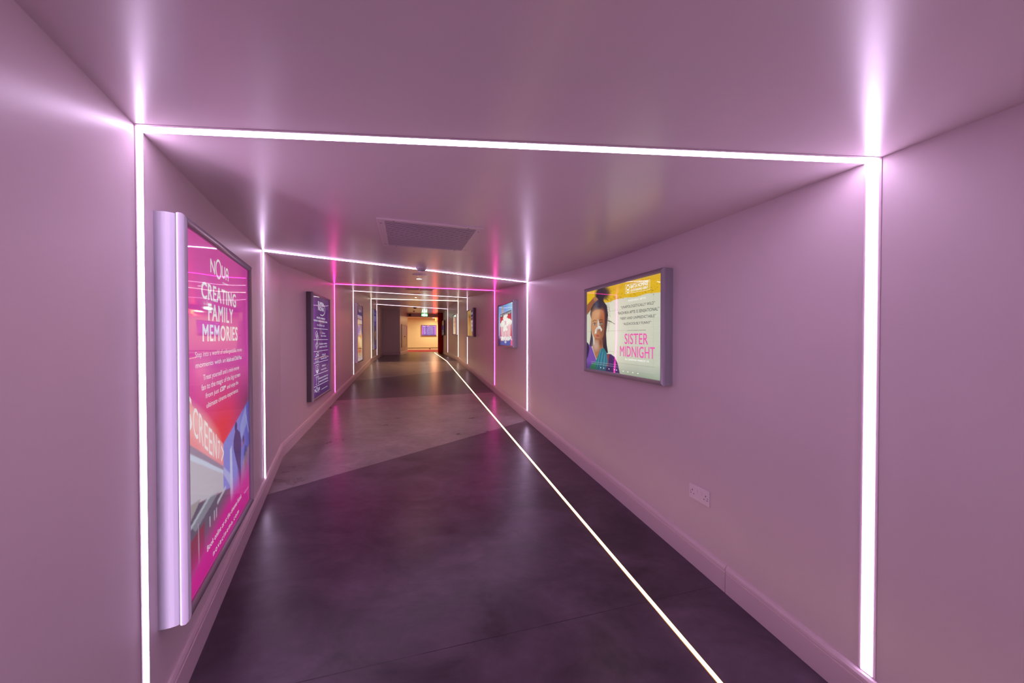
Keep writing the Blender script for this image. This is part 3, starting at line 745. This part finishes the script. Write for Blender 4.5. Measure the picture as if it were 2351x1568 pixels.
c = Canvas(70, 50, (226, 216, 206)); c.ell(.5, .06, .3, .08, (70, 170, 120), .8, .6); c.ell(.7, .2, .14, .08, (180, 90, 60), .9, .4); c.ell(.6, .5, .3, .3, (226, 176, 140), .8, .6); c.ell(.8, .8, .2, .25, (210, 160, 70), .7, .6); c.mix(np.exp(-((c.U-.3)/.1)**2)*.8, (250, 250, 240))
p8 = light_box((-2.083, 12.793, 1.923), PHR, .944, .70, c, 1.0, 'pale cream backlit poster behind the right upright of the warm frame')
t = Lettering(.944, .70); t.line('KITCHEN', .15, .85, .30, .42, .02); t.line('& BAR', .3, .7, .5, .6, .02); letters(p8, t, (170, 110, 80))
c = Canvas(70, 50, (64, 44, 60)); c.poly([(.1, 0), (.9, 0), (.9, .32), (.1, .32)], (205, 150, 90)); c.poly([(.3, .35), (.8, .35), (.8, .6), (.3, .6)], (120, 80, 190)); c.poly([(.1, .8), (.8, .8), (.8, .97), (.1, .97)], (180, 150, 150))
p9 = light_box((-3.444, 17.393, 1.933), PHR, .944, .70, c, .9, 'small dark poster beside the red curtain at the corridor end', M_caseD)
t = Lettering(.944, .70); t.line('COMING SOON', .2, .85, .64, .76, .02); letters(p9, t, (225, 215, 230))
# --- 10: landscape membership poster in the lobby
c = Canvas(80, 60, (125, 80, 165)); c.mix(np.exp(-((c.U-.03)/.08)**2), (200, 100, 205)); c.mix(np.exp(-((c.U-.97)/.07)**2), (215, 110, 215)); c.mix(np.exp(-((c.V-1)/.08)**2), (92, 56, 120)); c.mix(np.exp(-((c.V)/.05)**2)*.7, (130, 70, 110))
bx, by = lob(0, 0)
p10 = light_box((bx, by, 1.933), math.atan2(LU[1], LU[0]), .94, .69, c, 1.25, 'purple and white landscape membership poster on the cream lobby wall')
t = Lettering(.94, .69); t.line('SUPER', .07, .26, .06, .115, .03); t.line('NOVA', .08, .26, .13, .185, .03)
t.line("WOKING'S AWARD-WINNING CINEMA", .32, .93, .08, .13, .03)
for i, s_ in enumerate(('5 free film tickets', 'Exclusive member tickets', '20% off food & drink', '10% off screen hire', 'Members only events')):
    v = .25+.137*i; t.line(s_, .37, .78, v, v+.05, .012); t.rect(.05, .95, v+.083, v+.092); t.ring(.2, v+.03, .03, .035, .012)
t.line('For £99 per year', .42, .72, .17, .21, .02); t.line('novacinema.com', .42, .6, .93, .96)
letters(p10, t, (244, 234, 250), 1.05)

# ------------------------------------------------------------------ things on the ceiling and walls
def on_ceiling(x, y): return cz(x, y)
def ceil_empty(name, x, y, rz):
    # tilts with the slope of the ceiling
    e = .15; gx = (cz(x+e, y)-cz(x-e, y))/(2*e); gy = (cz(x, y+e)-cz(x, y-e))/(2*e)
    o = empty(name, (x, y, cz(x, y)), 0)
    n = Vector((-gx, -gy, 1)).normalized(); q = Vector((0, 0, 1)).rotation_difference(n)
    o.rotation_euler = (q.to_matrix() @ Matrix.Rotation(rz, 3, 'Z')).to_euler()
    return o
# return air grille with louvres
g = ceil_empty('air_grille', -.545, 2.245, math.radians(17.5)); tag(g, 'square louvred air grille in the ceiling, nearest, before the second light frame', 'vent')
W2, I2, D2, E2 = .30, .258, .315, .283
f = MB(); z0, z1 = -.006, .004
f.box(-W2, W2, -D2, -E2, z0, z1).box(-W2, W2, E2, D2, z0, z1).box(-W2, -I2, -E2, E2, z0, z1).box(I2, W2, -E2, E2, z0, z1)
f.obj('frame', M_ceil, g, bevel=.002)
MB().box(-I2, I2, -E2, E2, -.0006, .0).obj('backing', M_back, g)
sl = None
for i in range(27):
    y = -E2 + .012 + i*(2*E2-.024)/26
    if sl is None:
        m_ = MB().hexa([(-I2, -.0046, -.0044), (I2, -.0046, -.0044), (-I2, .0046, -.0052), (I2, .0046, -.0052), (-I2, -.0046, -.0038), (I2, -.0046, -.0038), (-I2, .0046, -.0046), (I2, .0046, -.0046)])
        sl = m_.obj('slat', M_louvre, g); sl.location = (0, y, -.001)
    else:
        c_ = sl.copy(); c_.location = (0, y, -.001); link(c_, g)
sc0 = None
for sx in (-1, 1):
    for sy in (-1, 1):
        for k_ in (0, 1):
            x_, y_ = (sx*(W2-.02), sy*(E2-.04)) if k_ else (sx*(I2-.05), sy*(D2-.016))
            if sc0 is None: sc0 = MB().lathe([(.0035, -.006), (.0035, -.0075)], 10).obj('screw', M_dkgrey, g); sc0.location = (x_, y_, 0)
            else: q = sc0.copy(); q.location = (x_, y_, 0); link(q, g)
# second grille, two panels with a centre bar
g = ceil_empty('air_grille', -1.90, 7.01, math.radians(16.4)); tag(g, 'ceiling air grille of two plain panels, just beyond the pink light frame', 'vent')
f = MB(); f.box(-.30, .30, -.30, -.265, z0, z1).box(-.30, .30, .265, .30, z0, z1).box(-.30, -.265, -.265, .265, z0, z1).box(.265, .30, -.265, .265, z0, z1)
f.obj('frame', M_ceil, g); MB().box(-.012, .012, -.265, .265, -.007, .003).obj('bar', M_cream, g)
for s_ in (-1, 1): MB().box(min(s_*.012, s_*.265), max(s_*.012, s_*.265), -.265, .265, -.004, -.0015).obj('panel', M_panel, g)
# smoke detectors
def smoke(x, y, label, m=None, k=1.0):
    m = m or M_white; g = ceil_empty('smoke_detector', x, y, 0); tag(g, label, 'smoke detector')
    MB().lathe([(.056*k, .002), (.057*k, -.006), (.054*k, -.014), (.050*k, -.016)], 36).obj('base', m, g, smooth=False)
    MB().lathe([(.046*k, -.018), (.047*k, -.026), (.040*k, -.030)], 36).obj('body', m, g)
    for i in range(10):
        a = 2*math.pi*i/10; c_, s_ = math.cos(a), math.sin(a)
        MB().box(-.008*k, .008*k, -.002, .002, -.036, -.029).obj('vent_fin', M_black, g)
        o = g.children[-1]; o.location = (c_*.032*k, s_*.032*k, 0); o.rotation_euler = (0, 0, a+math.pi/2)
    MB().lathe([(.034*k, -.035), (.030*k, -.044), (.018*k, -.052), (.004*k, -.054)], 32).obj('cap', m, g)
smoke(-.955, 3.60, 'white smoke detector hanging in front of the second light frame')
smoke(-4.27, 15.03, 'dark low smoke detector at the far end of the ceiling, nearer one', M_dkgrey, 1.5)
smoke(-4.88, 17.0, 'small smoke detector furthest down the ceiling, before the beam', M_louvre, .8)
for x, y, r, lab in ((-1.155, 4.27, .085, 'flat round cover plate on the ceiling behind the nearest smoke detector'), (-2.416, 8.60, .10, 'flat round cover plate on the ceiling past the two panel grille')):
    g = ceil_empty('ceiling_plate', x, y, 0); tag(g, lab, 'cover plate')
    MB().lathe([(r, .002), (r, -.004), (r*.93, -.008), (r*.2, -.009)], 40).obj('plate', M_louvre, g); MB().lathe([(.006, -.008), (.006, -.011)], 12).obj('screw', M_dkgrey, g)
# downlights
def spot(x, y, lab, W=6.0, col=(1, .72, .42)):
    g = ceil_empty('downlight', x, y, 0); tag(g, lab, 'downlight')
    MB().lathe([(.046, .002), (.046, -.004), (.036, -.006), (.034, -.002)], 32, cap=False).obj('bezel', M_white, g)
    MB().lathe([(.034, -.0015), (.030, -.006), (.004, -.009)], 28).obj('lamp', emit('warm lamp', (1, .82, .55), 22), g)
    d = bpy.data.lights.new('spot_lamp', 'SPOT'); d.energy = W; d.color = col; d.spot_size = math.radians(120); d.spot_blend = 1; d.shadow_soft_size = .03
    o = bpy.data.objects.new('lamp_beam', d); o.location = (0, 0, -.03); link(o, g)
spot(-1.304, 4.80, 'lit recessed downlight nearest, behind the first smoke detector', 36, (1, .64, .30))
spot(-3.07, 10.91, 'lit recessed downlight far down the corridor, near the warm frame', 125, (1, .63, .28))
# exit sign, hanging under the ceiling before the beam
ex = empty('exit_sign', (-4.685, 18.30, 2.655), math.atan2(LU[1], LU[0])); tag(ex, 'green and white illuminated running man exit sign under the far ceiling', 'sign')
MB().box(-.175, .175, -.022, .022, -.085, .085).obj('housing', M_white, ex, bevel=.004)
MB().box(-.165, .165, -.025, -.022, -.078, .078).obj('face', emit('exit green', (.012, .50, .09), 1.6), ex)
for x in (-.12, .12): MB().lathe([(.006, .085), (.006, .115)], 10, x, 0, 0).obj('rod', M_dkgrey, ex)
t = Lettering(.33, .156)
t.quad([(.42, .12), (.60, .12), (.60, .9), (.42, .9)])                             # doorway
t.ring(.27, .22, .022, .045, .012); t.stroke([(.26, .32), (.22, .55), (.30, .70), (.27, .88)], .016); t.stroke([(.22, .55), (.14, .66), (.07, .62)], .014); t.stroke([(.26, .36), (.36, .45), (.38, .34)], .011); t.stroke([(.25, .34), (.15, .38), (.13, .52)], .011)
t.stroke([(.80, .2), (.80, .8)], .02); t.stroke([(.70, .58), (.80, .85), (.90, .58)], .02)
t.obj('pictogram', -.0256, emit('exit white', (.80, 1, .86), 14.0), ex)['kind'] = 'stuff'
# small loudspeaker on the beam
k = empty('loudspeaker', (*lob(uL+.13, ld+.04), 2.70), math.atan2(LU[1], LU[0])); tag(k, 'small black loudspeaker on the left end of the beam', 'speaker')
MB().box(-.06, .06, -.09, 0, -.075, .055).obj('cabinet', M_black, k, bevel=.006); MB().lathe([(.045, -.09), (.040, -.094), (.012, -.088)], 24, 0, 0, -.01, 'y').obj('cone', M_dkgrey, k)
# red lit sign in the lobby
rx, ry = lob(.25, 3.4)
k = empty('warning_light', (rx, ry, 2.53), math.atan2(LU[1], LU[0])); tag(k, 'glowing red and yellow light box beside the curtain top', 'sign')
MB().box(.0, .13, -.05, .05, -.06, .10).obj('housing', emit('red lamp', (1, .02, .01), 14), k, bevel=.006)
MB().box(-.045, .012, -.06, .05, -.10, .08).obj('face', emit('amber face', (1, .50, .03), 5), k, bevel=.004)
MB().lathe([(.012, .10), (.012, .225)], 12, .06).obj('stem', M_dkgrey, k)
d = bpy.data.lights.new('red_lamp', 'POINT'); d.energy = 9; d.color = (1, .012, .004); d.shadow_soft_size = .05
o = bpy.data.objects.new('red_glow', d); o.location = (-.12, -.25, -.14); link(o, k)

# lobby lamps
for i, (u, dd, lab) in enumerate(((0.28, 1.1, 'round lobby ceiling lamp over the purple and white poster'), (-2.6, 2.2, 'round lobby ceiling lamp left of the opening, out of sight'), (2.2, 2.2, 'round lobby ceiling lamp right of the curtain, out of sight'))):
    x, y = lob(u, dd); g = empty('ceiling_lamp', (x, y, LC)); tag(g, lab, 'ceiling lamp')
    MB().lathe([(.13, 0), (.13, -.02), (.12, -.025)], 32).obj('rim', M_white, g)
    MB().lathe([(.12, -.025), (.09, -.04), (.01, -.045)], 32).obj('diffuser', emit('lobby lamp', (1, .78, .42), 3.0), g)
    d = bpy.data.lights.new('lobby_lamp', 'AREA'); d.shape = 'DISK'; d.size = .24; d.energy = ROOM_W*(1.0 if i else .8); d.color = ROOM_C
    o = bpy.data.objects.new('lamp_beam', d); o.location = (0, 0, -.06); link(o, g)
# rail bracket under the brown rail
structure(lbox(.02, .10, 0.018, .05, LZ+.075, LZ+.125).obj('trim_3', M_brown))

# curtain drawn into folds at the right of the opening
cu = empty('curtain', (-3.83, 18.35, LZ)); tag(cu, 'dark red full height curtain gathered in folds at the corridor end', 'curtain')
n = 90; V, F = [], []
ax, ay = LU
for r_ in range(13):
    z = .01 + (2.145-.01)*r_/12
    for i in range(n):
        a = 2*math.pi*i/n; q = 1 + .13*math.sin(a*11 + .3*math.sin(r_*.8)) + .03*math.sin(a*5+r_*.4)
        u, v = .135*math.cos(a)*q, .26*math.sin(a)*q
        V.append((ax*u - ay*v, ay*u + ax*v, z))
for r_ in range(12):
    for i in range(n): j = (i+1) % n; F.append((r_*n+i, r_*n+j, (r_+1)*n+j, (r_+1)*n+i))
F.append(tuple(12*n+i for i in range(n)))
mesh_obj('cloth', V, F, M_velvet, cu, smooth=True)
MB().box(-.16, .16, -.012, .012, 2.135, 2.155).obj('curtain_track', M_dkgrey, cu)

# double socket on the right wall
so = empty('double_socket', (1.108, 2.001, .519), PHR); tag(so, 'white double electric socket low on the right wall', 'socket')
MB().box(-.073, .073, -.009, 0, -.043, .043).obj('faceplate', M_white, so, bevel=.002)
for s_ in (-1, 1):
    MB().box(s_*.0165-.0065, s_*.0165+.0065, -.0125, -.009, .003, .023).obj('switch', M_white, so, bevel=.001)
    for (x, z, w_, h_) in ((0, .010, .0022, .0042), (-.0111, -.011, .0032, .0020), (.0111, -.011, .0032, .0020)):
        MB().box(s_*.048+x-w_, s_*.048+x+w_, -.0094, -.0085, z-h_, z+h_).obj('pin_slot', M_black, so)
for x in (-.0605, .0605): MB().lathe([(.0024, -.009), (.0024, -.0096)], 12, x, 0, .0, 'y').obj('screw', M_dkgrey, so)
